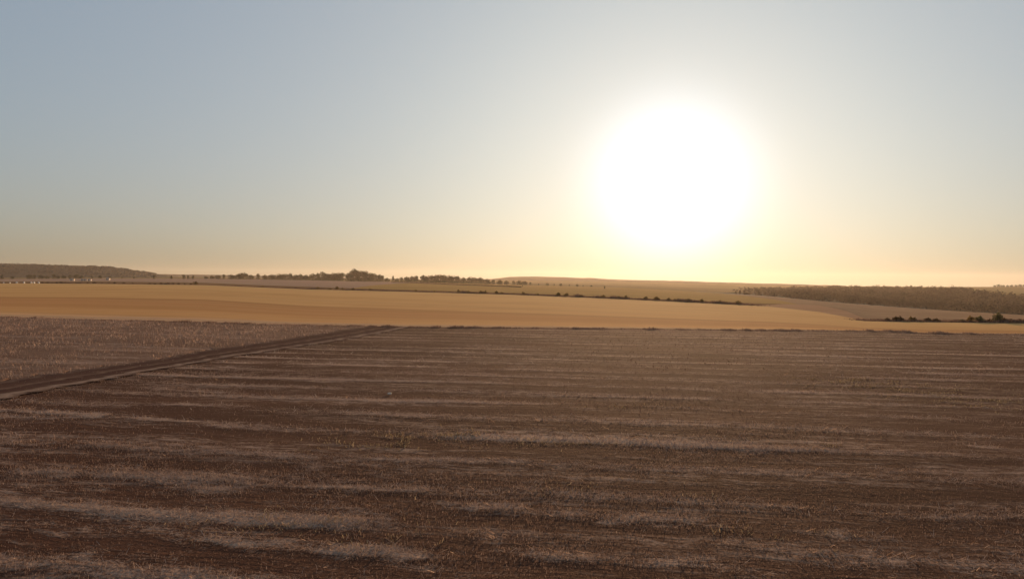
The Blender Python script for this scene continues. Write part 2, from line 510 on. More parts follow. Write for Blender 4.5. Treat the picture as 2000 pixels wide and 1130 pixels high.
def strip(name, fa, fb, mat, rows=12, cols=COLS, rough=0.0, dz=0.0, power=1.0, seed=0, lo=None, hi=None):
    t = np.linspace(0, 1, rows) ** power
    V = np.empty((rows, len(cols), 3))
    c0, c1 = cols[0], cols[-1]
    for r_, tr in enumerate(t):
        # the side boundaries may run aslant: lo / hi give the end column at the near and the far edge
        a0 = c0 if lo is None else lo[0] + (lo[1] - lo[0]) * tr
        a1 = c1 if hi is None else hi[0] + (hi[1] - hi[0]) * tr
        cc = a0 + (cols - c0) * (a1 - a0) / (c1 - c0)
        A, B = fa(cc), fb(cc)
        V[r_] = A + (B - A) * tr
    if rough:
        n = fbm(V[..., 0] / 60, V[..., 1] / 60, seed) - 0.5
        V[..., 2] += rough * n * (np.sin(np.pi * t) ** 0.5)[:, None]
    V[..., 2] += dz
    uv = np.stack([np.broadcast_to((cols / 2000.0)[None], V.shape[:2]), np.broadcast_to(t[:, None], V.shape[:2])], -1)
    m = mesh(name, V.reshape(-1, 3), grid_faces(rows, len(cols)), uv=uv.reshape(-1, 2), smooth=True)
    return tag(obj(name, m, mat), kind='structure')


def sub(lo, hi):
    return np.unique(np.concatenate([[lo, hi], COLS[(COLS > lo) & (COLS < hi)]]))


o = strip('golden_field', CV[0], CV[1], M_GOLD, 26, power=1.8, rough=0.25)
tag(o, 'golden harvested field beyond the dark stubble', 'field')


def offset(f, g, k):
    return lambda p: f(p) + (g(p) - f(p)) * (k(p)[:, None] if callable(k) else k)


tag(strip('field_margin', offset(CV[0], CV[1], 0.001), offset(CV[0], CV[1], lambda p: 0.012 + 0.012 * fbm(p / 60, p * 0, 5)),
          M_MARGIN, 3, dz=0.02), 'pale straw margin along the near edge of the golden field', 'field margin')
tag(strip('hedge_verge', CV[1], CV[2], M_VERGE, 5, sub(-2600, 1490), hi=(1470, 1530)), 'dry brown verge beneath the hedge line', 'verge')
tag(strip('russet_field', CV[1], CV[2], M_RUSSET, 6, sub(1490, 1700), lo=(1470, 1530), hi=(1700, 1700)), 'russet field falling away beyond the golden crest', 'field')
tag(strip('valley_verge', CV[1], CV[2], M_VERGE, 4, sub(1700, 4600)), 'dry verge beneath the right-hand hedge', 'verge')
tag(strip('mauve_field', CV[2], CV[3], M_MAUVE, 10, sub(-2600, 765), rough=0.0, hi=(690, 850)), 'pale mauve bare field before the tree belt', 'field')
tag(strip('tan_field', CV[2], CV[3], M_TAN, 10, sub(765, 1500), rough=0.0, lo=(690, 850), hi=(1560, 1400)), 'tan grassy field behind the hedge bushes', 'field')
tag(strip('valley_field', CV[2], CV[3], M_VALLEY, 10, sub(1500, 4600), rough=0.0, lo=(1560, 1400)), 'purplish brown field sloping down into the valley', 'field')
tag(strip('far_plain', CV[3], CV[4], M_PLAIN, 10, sub(-2600, 1400), hi=(1400, 1560)), 'far dim plain behind the tree belt', 'plain')
tag(strip('wood_floor', CV[3], CV[4], M_HILL, 10, sub(1400, 4600), lo=(1400, 1560)), 'dark wood floor on the valley side', 'ground')
tag(strip('far_field', CV[4], CV[5], M_OLIVE, 8, sub(-2600, 4600), rough=1.0), 'olive field on the skyline above the wood', 'field')
# pale track along the foot of the wood
tag(strip('pale_path', offset(CV[3], CV[2], lambda p: 0.03 + 0 * p), offset(CV[3], CV[2], lambda p: 0.045 + np.interp(p, [1360, 1500, 1700, 1850], [0.05, 0.20, 0.12, 0.01])), M_PALELINE, 4,
          sub(1360, 1850), dz=0.3), 'pale path along the foot of the wood', 'path')

# base land under everything
a = np.linspace(0, 2 * np.pi, 97)[:-1]
bv = np.concatenate([[[0, 0, -29.0]], np.stack([5200 * np.cos(a), 5200 * np.sin(a), np.full(96, -29.0)], -1)])
bf = np.stack([np.zeros(96, int), np.arange(96) + 1, np.roll(np.arange(96) + 1, -1)], -1)
tag(obj('lowland', mesh('lowland', bv, bf), M_BASE), 'low distant ground out to the horizon', 'ground', kind='structure')


# distant hills: humped sheets with real depth
def hill(name, label, ridge, depth, halfw, mat, lump, seed):
    px = np.linspace(ridge[0][0], ridge[-1][0], 260)
    py = np.interp(px, [r[0] for r in ridge], [r[1] for r in ridge])
    k = 17
    prof = np.linspace(-1, 1, k)
    crest = np.array([at(x, y, depth) for x, y in zip(px, py)])
    out = np.zeros((k, len(px), 3))
    for i, s in enumerate(prof):
        y = depth + s * halfw
        out[i, :, 0] = crest[:, 0] * (y / depth)
        out[i, :, 1] = y
        out[i, :, 2] = -20 + (crest[:, 2] + 20) * (math.cos(s * math.pi / 2) ** 0.7 if abs(s) < 1 else 0)
    n = fbm(out[..., 0] / 70, out[..., 1] / 70, seed, 5) - 0.5
    out[..., 2] += lump * n
    m = mesh(name, out.reshape(-1, 3), grid_faces(k, len(px)), smooth=False)
    return tag(obj(name, m, mat), label, 'hill', kind='structure')


hill('wooded_hill', 'long dark wooded hill at the far left', [(-1800, 512), (-600, 514), (0, 516), (60, 517), (130, 519.5), (210, 521.5), (240, 525),
     (265, 529), (290, 532.5), (320, 537), (380, 546)], 2700, 420, M_HILL, 4.0, 21)
hill('pale_far_hill', 'faint hazy hill below and left of the sun', [(270, 540), (300, 535), (420, 536.5), (560, 539), (700, 543), (900, 547), (960, 544.5), (995, 540.5), (1050, 540),
     (1110, 541.5), (1160, 543), (1210, 546), (1260, 547), (1330, 548.5), (1400, 551), (1520, 554), (1650, 558)], 4300, 500, M_HILL, 5.0, 22)

# ------------------------------------------------------------------ farm track through the stubble
TN = [(-46, -60), (-40, -10), (-34.5, 22), (-28.9, 45.4), (-25.2, 67.8), (-21.6, 81), (-17.9, 94), (-15.4, 110), (-14.6, 115)]     # near (right) edge
TFAR = [(-52, -60), (-46, -10), (-40.5, 22), (-34.6, 48), (-31.0, 64), (-28.0, 80), (-25.0, 94), (-21.8, 110), (-20.8, 115)]
ty = np.linspace(-60, 116.2, 360)
tn = np.interp(ty, [p[1] for p in TN], [p[0] for p in TN])
tf = np.interp(ty, [p[1] for p in TFAR], [p[0] for p in TFAR])
ker = np.ones(9) / 9
tn = np.convolve(np.pad(tn, 4, 'edge'), ker, 'valid'); tf = np.convolve(np.pad(tf, 4, 'edge'), ker, 'valid')
tn = tn + 1.1 * (fbm(ty / 3.0, ty * 0, 81) - 0.5) + 1.2 * (fbm(ty / 0.8, ty * 0, 82) - 0.5)
tf = tf + 1.4 * (fbm(ty / 3.0, ty * 0 + 3, 83) - 0.5) + 1.4 * (fbm(ty / 0.8, ty * 0, 84) - 0.5)
cs = np.linspace(0, 1, 25)
prof = np.interp(cs, [0, .07, .14, .22, .32, .42, .52, .62, .72, .82, .90, .96, 1], [.015, .045, .042, .025, .02, .03, .045, .03, .02, .025, .045, .04, .045])
V = np.zeros((360, 25, 3))
V[..., 0] = tn[:, None] + (tf - tn)[:, None] * cs[None]
V[..., 1] = ty[:, None]
V[..., 2] = prof[None] + 0.05 * (fbm(V[..., 0], V[..., 1] / 2, 8) - 0.5) * (prof[None] > 0.016) + 0.03
m = mesh('farm_track', V.reshape(-1, 3), grid_faces(360, 25), uv=np.stack([np.broadcast_to(cs[None], (360, 25)), np.broadcast_to(ty[:, None] / 50, (360, 25))], -1).reshape(-1, 2), smooth=True)
tag(obj('farm_track', m, M_TRACK), 'dark earth farm track with pale straw ridge crossing the stubble', 'track', kind='structure')
# lighter stubble on the far side of the track
edge = np.stack([tf, ty, np.full(360, 0.075)], -1)
far_l = np.stack([np.full(360, -370.0), np.interp(ty, [-60, 116.2], [-60, 150]), np.full(360, 0.075)], -1)
c1pts = CV[0](np.linspace(-2600, 800, 400))
ss = np.linspace(0, 1, 90) ** 1.6
V = edge[:, None] + (far_l - edge)[:, None] * ss[None, :, None]
lim = np.interp(V[..., 0], c1pts[:, 0], c1pts[:, 1]) - 0.6
V[..., 1] = np.minimum(V[..., 1] + (lim - 116.2) * np.clip((V[..., 1] - 20) / 96.2, 0, 1) * (ss[None] > 0), lim)
V[..., 2] += 0.05 * (fbm(V[..., 0] / 6, V[..., 1] / 6, 31) - 0.3) * np.minimum(1, ss[None] * 20)
tag(obj('pale_stubble_field', mesh('pale_stubble_field', V.reshape(-1, 3), grid_faces(360, 90), smooth=True), M_LEFT),
    'lighter stubble field on the far side of the track', 'field', kind='structure')


# ------------------------------------------------------------------ stubble, straw and weeds: real blades
def blades(x, y, z, h, w, lean, tint):
    """one bent two-triangle blade per point -> verts, faces, tints"""
    n = len(x)
    a = RNG.uniform(0, 2 * np.pi, n)
    la = RNG.uniform(0, 2 * np.pi, n)
    ux, uy = np.cos(a) * w / 2, np.sin(a) * w / 2
    tx, ty_ = x + np.cos(la) * lean * h, y + np.sin(la) * lean * h
    tz = z + h * np.sqrt(np.maximum(0.02, 1 - np.minimum(lean, 0.99) ** 2))
    V = np.empty((n, 4, 3), np.float32)
    V[:, 0] = np.stack([x - ux, y - uy, z - 0.02], -1)
    V[:, 1] = np.stack([x + ux, y + uy, z - 0.02], -1)
    V[:, 2] = np.stack([tx + ux * .6, ty_ + uy * .6, tz], -1)
    V[:, 3] = np.stack([tx - ux * .6, ty_ - uy * .6, tz], -1)
    f = np.arange(n * 4).reshape(n, 4)
    return V.reshape(-1, 3), f, np.repeat(tint, 4)


def row_coords(x, y):
    c, s = math.cos(-ROW_ANG), math.sin(-ROW_ANG)
    return x * c - y * s, x * s + y * c


def track_side(x, y):
    """-1 right of the track (dark field), 0 on it, 1 beyond it"""
    n_ = np.interp(y, ty, tn); f_ = np.interp(y, ty, tf)
    return np.where(x > n_ - 0.7, -1, np.where(x < f_ + 0.5, 1, 0))


def in_field(x, y):
    lim = np.interp(x, CV[0](COLS)[:, 0], CV[0](COLS)[:, 1])
    return y < lim - 0.3


def gp(px, py):
    return at(px, py, flat_depth(px, py))


# the straw bands that stand out, as lines on the ground (from, to, how thick they lie)
BANDS = [((-40, 797), (520, 832), .9), ((-20, 862), (260, 872), .7), ((330, 876), (720, 908), .6), ((-20, 922), (170, 936), .7), ((270, 942), (520, 957), .9),
         ((90, 982), (280, 992), .6), ((-20, 1016), (310, 1050), .85), ((300, 1048), (860, 1088), 1.0), ((60, 1078), (340, 1102), .6), ((640, 898), (880, 926), .55),
         ((840, 982), (1410, 1022), .8), ((1230, 1014), (1410, 1027), .7), ((1590, 1038), (1770, 1056), 1.0), ((1870, 1058), (2040, 1078), .8), ((980, 1078), (1520, 1112), .85),
         ((1140, 868), (1420, 886), .5), ((1190, 928), (1330, 936), .5), ((1840, 868), (2030, 882), .7), ((1690, 918), (2030, 936), .5), ((1640, 998), (1900, 1012), .45),
         ((410, 713), (490, 720), .8), ((550, 716), (700, 712), .7), ((260, 758), (490, 768), .7), ((530, 738), (720, 748), .7), ((310, 788), (510, 797), .8), ((560, 772), (640, 776), .5),
         ((1490, 783), (1650, 796), .5), ((1610, 832), (1820, 847), .5), ((1380, 838), (1560, 850), .45), ((960, 800), (1150, 810), .4), ((1000, 930), (1250, 948), .45),
         ((-20, 1108), (500, 1140), .6), ((560, 985), (830, 1000), .5), ((1450, 940), (1640, 952), .45), ((700, 1108), (1000, 1128), .5), ((1520, 1090), (2020, 1122), .55)]


def laid_bands(x, y):
    out = np.zeros_like(x)
    wob = 1.1 * (fbm(x / 3.2, y / 3.2, 45) - 0.5)
    for a, b, k in BANDS:
        A, B = gp(*a)[:2], gp(*b)[:2]
        d = B - A; L = float(np.hypot(*d)); d = d / L
        u = (x - A[0]) * d[0] + (y - A[1]) * d[1]
        v = -(x - A[0]) * d[1] + (y - A[1]) * d[0] + wob
        near_ = (u > -2) & (u < L + 2) & (np.abs(v) < 3)
        hw = 0.32 + 0.009 * A[1]
        g = np.exp(-(v[near_] / hw) ** 2) * np.clip((u[near_] + 1.5) / 3, 0, 1) * np.clip((L + 1.5 - u[near_]) / 3, 0, 1) * k
        out[near_] = np.maximum(out[near_], g)
    return out


def swath(x, y):
    """0..1, where the combine left straw: bands about six metres apart, broken up"""
    r, q = row_coords(x, y)
    q = q + 2.4 * (fbm(r / 34, q / 15, 40) - 0.5) + 0.9 * (fbm(r / 7, q / 3, 44) - 0.5)
    band = (0.5 + 0.5 * np.cos(2 * np.pi * q / 4.4)) ** 3
    br = fbm(r / 6, q / 1.4, 41)
    big = fbm(r / 16, q / 4.5, 42)
    line = band * np.clip((br - 0.20) * 3.0, 0.12, 1) * np.clip(0.72 + 1.6 * (big - 0.5), 0.5, 1)
    patch = np.clip((big - 0.46) * 3.0, 0, 0.55) * np.clip((fbm(r / 1.5, q / 0.7, 43) - 0.33) * 3, 0, 1)
    laid = laid_bands(x, y) * np.clip((br - 0.22) * 3.5, 0.25, 1) * np.clip((fbm(r / 1.3, q / 0.5, 46) - 0.22) * 2.6, 0.5, 1)
    return np.clip(np.maximum(np.maximum(line * 0.92, patch * 0.7), laid), 0, 1)


# dark stubble field under and around the camera
xa = CV[0](np.unique(np.concatenate([COLS, np.linspace(-200, 2200, 360)])))
near = xa.copy(); near[:, 1] = -320.0; near[:, 2] = 0
rows = np.unique(np.concatenate([np.linspace(0, 0.74, 20), np.linspace(0.74, 1, 300)]))
V = near[None] + (xa - near)[None] * rows[:, None, None]
V[..., 2] += (fbm(V[..., 0] / 9, V[..., 1] / 4, 3) - 0.5) * 0.10 * (1 - rows[:, None] ** 30)
o = obj('stubble_field', mesh('stubble_field', V.reshape(-1, 3), grid_faces(len(rows), len(xa)), smooth=True,
                              tint=swath(V[..., 0].ravel(), V[..., 1].ravel())), M_DARK)
tag(o, 'dark brown harvested stubble field filling the foreground', 'field', kind='structure')


def scatter(n, y0, y1, pad=1.12):
    """points spread evenly over the ground ahead between two distances"""
    y = np.sqrt(RNG.uniform(y0 ** 2, y1 ** 2, n))
    x = RNG.uniform(-1, 1, n) * (1000 / F) * pad * (y + 2.5)
    return x, y


def snap_rows(x, y, gap, jit):
    r, q = row_coords(x, y)
    q = np.round(q / gap) * gap + RNG.normal(0, jit, len(q))
    c, s = math.cos(ROW_ANG), math.sin(ROW_ANG)
    return r * c - q * s, r * s + q * c


VV, FF, TT = [], [], []


def push(v, f, t):
    off = sum(len(a) for a in VV)
    VV.append(v); FF.append(f + off); TT.append(t)


def flush(name, label, cat, mat):
    global VV, FF, TT
    m = mesh(name, np.concatenate(VV), np.concatenate(FF), tint=np.concatenate(TT))
    VV, FF, TT = [], [], []
    return tag(obj(name, m, mat), label, cat, kind='stuff')


# standing stubble on the dark field
for (n, y0, y1, h, w) in ((190000, 13, 34, 0.075, 0.013), (110000, 34, 62, 0.08, 0.022), (90000, 62, 132, 0.10, 0.045)):
    x, y = scatter(n, y0, y1)
    x, y = snap_rows(x, y, 0.26, 0.035)
    sw = swath(x, y)
    keep = (RNG.random(n) < 0.24 + 0.76 * sw) & in_field(x, y) & ((track_side(x, y) == -1) | ((track_side(x, y) == 0) & (RNG.random(n) < 0.4)))
    x, y, sw = x[keep], y[keep], sw[keep]
    k = len(x)
    hh = h * RNG.uniform(0.5, 1.35, k) * (0.75 + 0.45 * sw)
    t = np.clip(0.26 + 0.45 * sw + RNG.normal(0, 0.18, k), 0, 1)
    push(*blades(x, y, np.zeros(k), hh, w * RNG.uniform(0.7, 1.4, k), RNG.uniform(0.05, 0.6, k), t))
# straw lying along the bands
for (n, y0, y1, h, w) in ((190000, 13, 34, 0.20, 0.012), (110000, 34, 62, 0.26, 0.022), (80000, 62, 132, 0.34, 0.05)):
    x, y = scatter(n, y0, y1)
    sw = swath(x, y)
    keep = (RNG.random(n) < sw ** 2.0) & in_field(x, y) & (track_side(x, y) == -1)
    x, y = x[keep], y[keep]; k = len(x)
    push(*blades(x, y, np.full(k, 0.04), h * RNG.uniform(0.5, 1.4, k), w * RNG.uniform(0.7, 1.4, k),
                 RNG.uniform(0.90, 0.985, k), np.clip(RNG.normal(0.62, 0.2, k), 0, 1)))
flush('stubble', 'dark field stubble and broken bands of loose straw', 'stubble', M_STRAW)

# paler, denser stubble beyond the track
for (n, y0, y1, h, w) in ((60000, 30, 80, 0.20, 0.03), (90000, 80, 150, 0.24, 0.06)):
    x, y = scatter(n, y0, y1)
    keep = in_field(x, y) & (track_side(x, y) == 1)
    x, y = x[keep], y[keep]
    c = fbm(x / 3, y / 5, 51) * 0.6 + fbm(x / 1.2, y / 1.2, 52) * 0.4
    keep = RNG.random(len(x)) < np.clip((c - 0.30) * 3.2, 0.1, 1)
    x, y, c = x[keep], y[keep], c[keep]; k = len(x)
    push(*blades(x, y, np.full(k, 0.07), h * RNG.uniform(0.5, 1.3, k), w * RNG.uniform(0.7, 1.4, k), RNG.uniform(0.05, 0.7, k),
                 np.clip(0.10 + 0.75 * c + RNG.normal(0, 0.15, k), 0, 1)))
flush('pale_stubble', 'lighter stubble standing beyond the farm track', 'stubble', M_STRAW)


# weeds: patches growing through the stubble, each patch is thin ground cover
def weed_patch(cx, cy, rx, ry, n):
    x = cx + RNG.normal(0, rx / 2, n); y = cy + RNG.normal(0, ry / 2, n)
    cl = fbm(x / 0.9, y / 0.9, 61)
    keep = (RNG.random(n) < np.clip((cl - 0.50) * 7, 0, 1)) & in_field(x, y)
    x, y = x[keep], y[keep]; k = len(x)
    w = 0.010 + cy * 0.0005
    push(*blades(x, y, np.full(k, 0.02), RNG.uniform(0.04, 0.13, k), w * RNG.uniform(0.7, 1.5, k), RNG.uniform(0.3, 0.97, k),
                 np.clip(RNG.normal(0.6, 0.22, k), 0, 1)))


for (px, py, rx, ry, n) in ((880, 852, 3.0, 2.2, 1500), (740, 868, 3.5, 2.0, 900), (1120, 868, 3.0, 1.6, 500), (700, 1045, 4.0, 1.5, 700),
                            (1180, 960, 4.5, 1.8, 500), (1640, 870, 3.5, 1.5, 450), (520, 1020, 4.0, 1.6, 500), (1500, 1050, 3.0, 1.2, 450), (1250, 790, 6, 3, 500)):
    p = gp(px, py); weed_patch(p[0], p[1], rx, ry, n)
for k in range(9):
    p = gp(1650 + k * 45, 742 + k * 7); weed_patch(p[0], p[1], 5.0, 2.6, 700)
flush('weeds', 'yellowish weeds growing in loose patches through the dark stubble', 'weeds', M_WEED)

# rough dry grass along the foot of the golden field
px = RNG.uniform(-150, 2150, 26000)
cl = fbm(px / 14, px * 0 + 0.5, 71)
keep = RNG.random(len(px)) < np.clip((cl - 0.30) * 3, 0.15, 1)
px = px[keep]; cl = cl[keep]
p = CV[0](px); k = len(px)
dy = RNG.normal(-0.8, 0.7, k)
push(*blades(p[:, 0] + RNG.normal(0, .2, k), p[:, 1] + dy, np.zeros(k), (0.06 + 0.55 * cl ** 3) * RNG.uniform(0.6, 1.3, k), np.full(k, 0.07),
             RNG.uniform(0.05, 0.6, k), np.clip(RNG.normal(0.06, 0.08, k) + np.clip((px - 500) / 700, 0, 1) * 0.34, 0, 1)))  # darkest at left, where the tint stands in for shade on the crop's near face
flush('verge_grass', 'rough grass along the dark and golden field edge, shade painted in at left', 'grass', M_STRAW)


# ------------------------------------------------------------------ trees and bushes
def leaf_cloud(clumps, n, size, seed, low=0.0):
    """leaf sprays on the surface and inside of several overlapping clumps (cx,cy,cz,rx,ry,rz)"""
    r = np.random.default_rng(seed)
    vol = np.array([c[3] * c[4] * c[5] for c in clumps]) ** 0.8
    idx = r.choice(len(clumps), n, p=vol / vol.sum())
    C = np.array(clumps)[idx]
    d = r.normal(0, 1, (n, 3)); d /= np.linalg.norm(d, axis=1)[:, None]
    rad = r.uniform(0.35, 1.0, n) ** 0.45 * (1 + r.normal(0, 0.07, n))
    P = C[:, :3] + d * C[:, 3:] * rad[:, None]
    P[:, 2] = np.maximum(P[:, 2], low)
    a = r.normal(0, 1, (n, 3)); a /= np.linalg.norm(a, axis=1)[:, None]
    b = np.cross(a, r.normal(0, 1, (n, 3))); b /= np.linalg.norm(b, axis=1)[:, None]
    s = size * r.uniform(0.55, 1.35, n)[:, None]
    V = np.stack([P - a * s * .5, P + b * s * .33, P + a * s * .5, P - b * s * .33], 1)
    t = np.clip(0.5 + 0.22 * r.normal(0, 1, n), 0, 1)
    return V.reshape(-1, 3), np.arange(n * 4).reshape(n, 4), np.repeat(t, 4)


def tube(path, radii, seg=6):
    V, Fc = [], []
    for k, (p, rr) in enumerate(zip(path, radii)):
        for j in range(seg):
            an = 2 * math.pi * j / seg
            V.append((p[0] + rr * math.cos(an), p[1] + rr * math.sin(an), p[2]))
    for k in range(len(path) - 1):
        for j in range(seg):
            a0 = k * seg + j; a1 = k * seg + (j + 1) % seg
            Fc.append((a0, a1, a1 + seg, a0 + seg))
    return V, Fc


def trunk_mesh(name, h, r, seed):
    rr = random.Random(seed)
    V, Fc = tube([(0, 0, -0.4), (0, 0, 0), (0.05 * h * rr.uniform(-1, 1), 0.02, 0.4 * h), (0.05 * h * rr.uniform(-1, 1), 0, 0.75 * h)],
                 [r * 1.4, r * 1.15, r * 0.75, r * 0.2])
    for k in range(5):
        an = k * 2.4 + rr.uniform(0, 1); z0 = h * rr.uniform(0.25, 0.5); L = h * rr.uniform(0.22, 0.36)
        v, f = tube([(0, 0, z0), (math.cos(an) * L * .5, math.sin(an) * L * .5, z0 + L * .5), (math.cos(an) * L, math.sin(an) * L, z0 + L)],
                    [r * .5, r * .35, r * .1], 5)
        off = len(V); V += v; Fc += [tuple(i + off for i in q) for q in f]
    return mesh(name, V, np.array(Fc))


# unit trees (height 1): several habits
def unit_tree(kind, seed):
    r = random.Random(seed)
    cl = []
    if kind == 'round':
        for k in range(9):
            a = r.uniform(0, 6.28); d = r.uniform(0.05, 0.24)
            cl.append((d * math.cos(a), d * math.sin(a), r.uniform(0.38, 0.80), r.uniform(.14, .22), r.uniform(.14, .22), r.uniform(.11, .18)))
        cl.append((0, 0, 0.80, 0.18, 0.18, 0.19)); cl.append((0, 0, .22, .32, .32, .20))
    elif kind == 'wide':
        for k in range(11):
            a = r.uniform(0, 6.28); d = r.uniform(0.15, 0.48)
            cl.append((d * math.cos(a), d * math.sin(a), r.uniform(0.32, 0.72), r.uniform(.18, .28), r.uniform(.18, .28), r.uniform(.14, .24)))
        cl.append((0, 0, 0.74, 0.25, 0.25, 0.24)); cl.append((0, 0, .20, .52, .52, .20))
    elif kind == 'tall':
        for k in range(9):
            z = 0.25 + 0.65 * k / 8
            cl.append((r.uniform(-.07, .07), r.uniform(-.07, .07), z, .17 - .10 * abs(z - .5), .17 - .10 * abs(z - .5), .12))
    else:  # bush
        for k in range(8):
            a = r.uniform(0, 6.28); d = r.uniform(0.1, 0.5)
            cl.append((d * math.cos(a), d * math.sin(a), r.uniform(0.22, 0.62), r.uniform(.20, .34), r.uniform(.20, .34), r.uniform(.18, .32)))
        cl.append((0, 0, .66, .26, .26, .33))
    n = {'round': 900, 'wide': 1200, 'tall': 600, 'bush': 520}[kind]
    v, f, t = leaf_cloud(cl, n, {'round': .085, 'wide': .095, 'tall': .075, 'bush': .17}[kind], seed, 0.03)
    return mesh(kind + '_crown', v, f, tint=t)


CROWN = {k: [unit_tree(k, 100 + 7 * i + len(k)) for i in range(n)] for k, n in (('round', 5), ('wide', 4), ('tall', 2), ('bush', 6))}
TRUNK = [trunk_mesh('tree_trunk', 1.0, 0.022, 5 + i) for i in range(3)]
STEM = [trunk_mesh('bush_stem', 0.8, 0.03, 50 + i) for i in range(2)]
for lst in (CROWN['round'], CROWN['wide'], CROWN['tall']):
    for m in lst: m.materials.append(M_TREE)
for m in TRUNK + STEM: m.materials.append(M_BARK)
BUSHM = {}


def bush_mesh(i, mat):
    k = (i, mat.name)
    if k not in BUSHM:
        m = CROWN['bush'][i].copy(); m.materials.clear(); m.materials.append(mat); BUSHM[k] = m
    return BUSHM[k]


def tree(name, label, px, top, depth, kind, group, width=1.0, cat='tree', sink=0.0):
    b = ground_at(px, depth)
    h = at(px, top, depth)[2] - b[2]
    e = obj(name, None, loc=(b[0], b[1], b[2] - sink))
    e.empty_display_size = 0.5
    tag(e, label, cat, group)
    rz = random.uniform(0, 6.28)
    w = h * width
    obj('crown', random.choice(CROWN[kind]), parent=e, rz=rz, scale=(w, w, h * 1.02))
    obj('trunk', random.choice(TRUNK), parent=e, rz=rz, scale=(w, w, h))
    return e


def bush(label, px, hpx, depth, width, mat, group, name='bush'):
    b = ground_at(px, depth)
    h = max(0.5, 0.98 * hpx * depth / F)
    e = obj(name, None, loc=(b[0], b[1], b[2] - 0.05))
    e.empty_display_size = 0.3
    tag(e, label, 'bush', group)
    rz = random.uniform(0, 6.28)
    obj('foliage', bush_mesh(random.randrange(6), mat), parent=e, rz=rz, scale=(h * width, h * width, h))
    obj('stem', random.choice(STEM), parent=e, rz=rz, scale=(h * width * .8, h * width * .8, h))
    return e


ORD = ['first', 'second', 'third', 'fourth', 'fifth', 'sixth', 'seventh', 'eighth', 'ninth', 'tenth', 'eleventh', 'twelfth', 'thirteenth', 'fourteenth',
       'fifteenth', 'sixteenth', 'seventeenth', 'eighteenth', 'nineteenth', 'twentieth', 'twenty-first', 'twenty-second', 'twenty-third', 'twenty-fourth',
       'twenty-fifth', 'twenty-sixth', 'twenty-seventh', 'twenty-eighth', 'twenty-ninth', 'thirtieth', 'thirty-first', 'thirty-second', 'thirty-third',
       'thirty-fourth', 'thirty-fifth', 'thirty-sixth', 'thirty-seventh', 'thirty-eighth', 'thirty-ninth', 'fortieth', 'forty-first', 'forty-second', 'forty-third', 'forty-fourth']

# the belt of trees left of the tall clump
belt = [(402, 538.5, 'wide'), (414, 537.5, 'wide'), (426, 536.5, 'wide'), (437, 535.5, 'round'), (452, 535, 'wide'), (465, 534, 'wide'), (476, 531.5, 'wide'),
        (490, 536, 'wide'), (504, 533.5, 'round'), (518, 536, 'wide'), (531, 535, 'wide'), (545, 534, 'wide'), (557, 533.8, 'wide'), (567, 532.8, 'round'),
        (577, 535.5, 'wide'), (587, 535, 'wide'), (598, 536, 'wide'), (611, 533.5, 'wide'), (621, 534, 'round'), (630, 530.5, 'wide'), (641, 534, 'wide'),
        (652, 532, 'wide'), (661, 531.8, 'wide'), (668, 532, 'round')]
for i, (px, top, kd) in enumerate(belt):
    tree('tree', ORD[i] + ' tree from the left in the low belt ending at the tall clump', px, top, 1490 + random.uniform(-25, 25), kd,
         'trees of the low belt left of the tall clump', 1.25 if kd == 'wide' else 1.05)
# the tall clump
clump = [(679, 533, 'round', 'leftmost tree at the low left shoulder of the tall clump'),
         (686, 529, 'round', 'tree climbing the left flank of the tall clump, below its peak'),
         (692, 524, 'round', 'tallest tree, the peak of the clump on the skyline'),
         (700, 527.6, 'round', 'tree just right of the peak of the tall clump'),
         (707, 528, 'wide', 'broad tree in the middle of the flat top of the tall clump'),
         (715, 528.4, 'round', 'tree at the right end of the flat top of the tall clump'),
         (724, 532.2, 'round', 'lower tree where the tall clump steps down to the right'),
         (732, 533.4, 'wide', 'broad tree on the right shoulder of the tall clump'),
         (741, 535.2, 'round', 'second tree from the right end of the tall clump'),
         (747, 537.5, 'round', 'rightmost small tree of the tall clump')]
for px, top, kd, lab in clump:
    tree('tree', lab, px, top, 1455 + random.uniform(-20, 20), kd, 'trees of the tall clump', 1.2)
low = [(757, 542, 'wide', 'low tree in the gap right of the tall clump'), (768, 538.8, 'tall', 'thin spiky tree standing up in the gap right of the tall clump'),
       (776, 542.5, 'wide', 'low tree at the left start of the rounded wood')]
for px, top, kd, lab in low:
    tree('tree', lab, px, top, 1450, kd, None, 1.2)
# the rounded wood right of the gap
wood = [(785, 540.5), (795, 539.5), (805, 539), (815, 538), (829, 536.8), (838, 537.5), (847, 536.8), (856, 536), (864, 535.8), (872, 536.2), (881, 537), (890, 537.6),
        (898, 538.3), (909, 541), (924, 539.8), (934, 543), (943, 541), (955, 544), (966, 545.3), (978, 546), (990, 547.5), (1003, 547.8), (1015, 547.2), (1026, 548.2), (1037, 550.5)]
for i, (px, top) in enumerate(wood):
    tree('tree', ORD[i] + ' tree from the left in the rounded wood right of the gap', px, top, 1395 - (px - 785) * 0.28 + random.uniform(-20, 20),
         'wide' if i % 3 else 'round', 'trees of the rounded wood right of the gap', 1.2)
thin = [(1053, 553.5), (1070, 552.5), (1083, 554), (1096, 553), (1112, 555), (1128, 554.5), (1140, 556), (1156, 556.5)]
for i, (px, top) in enumerate(thin):
    tree('tree', ORD[i] + ' tree from the left in the sparse row below the hazy hill', px, top, 1290 - (px - 1050) * 0.5, 'wide' if i % 2 else 'round',
         'sparse trees below the hazy hill', 1.2)
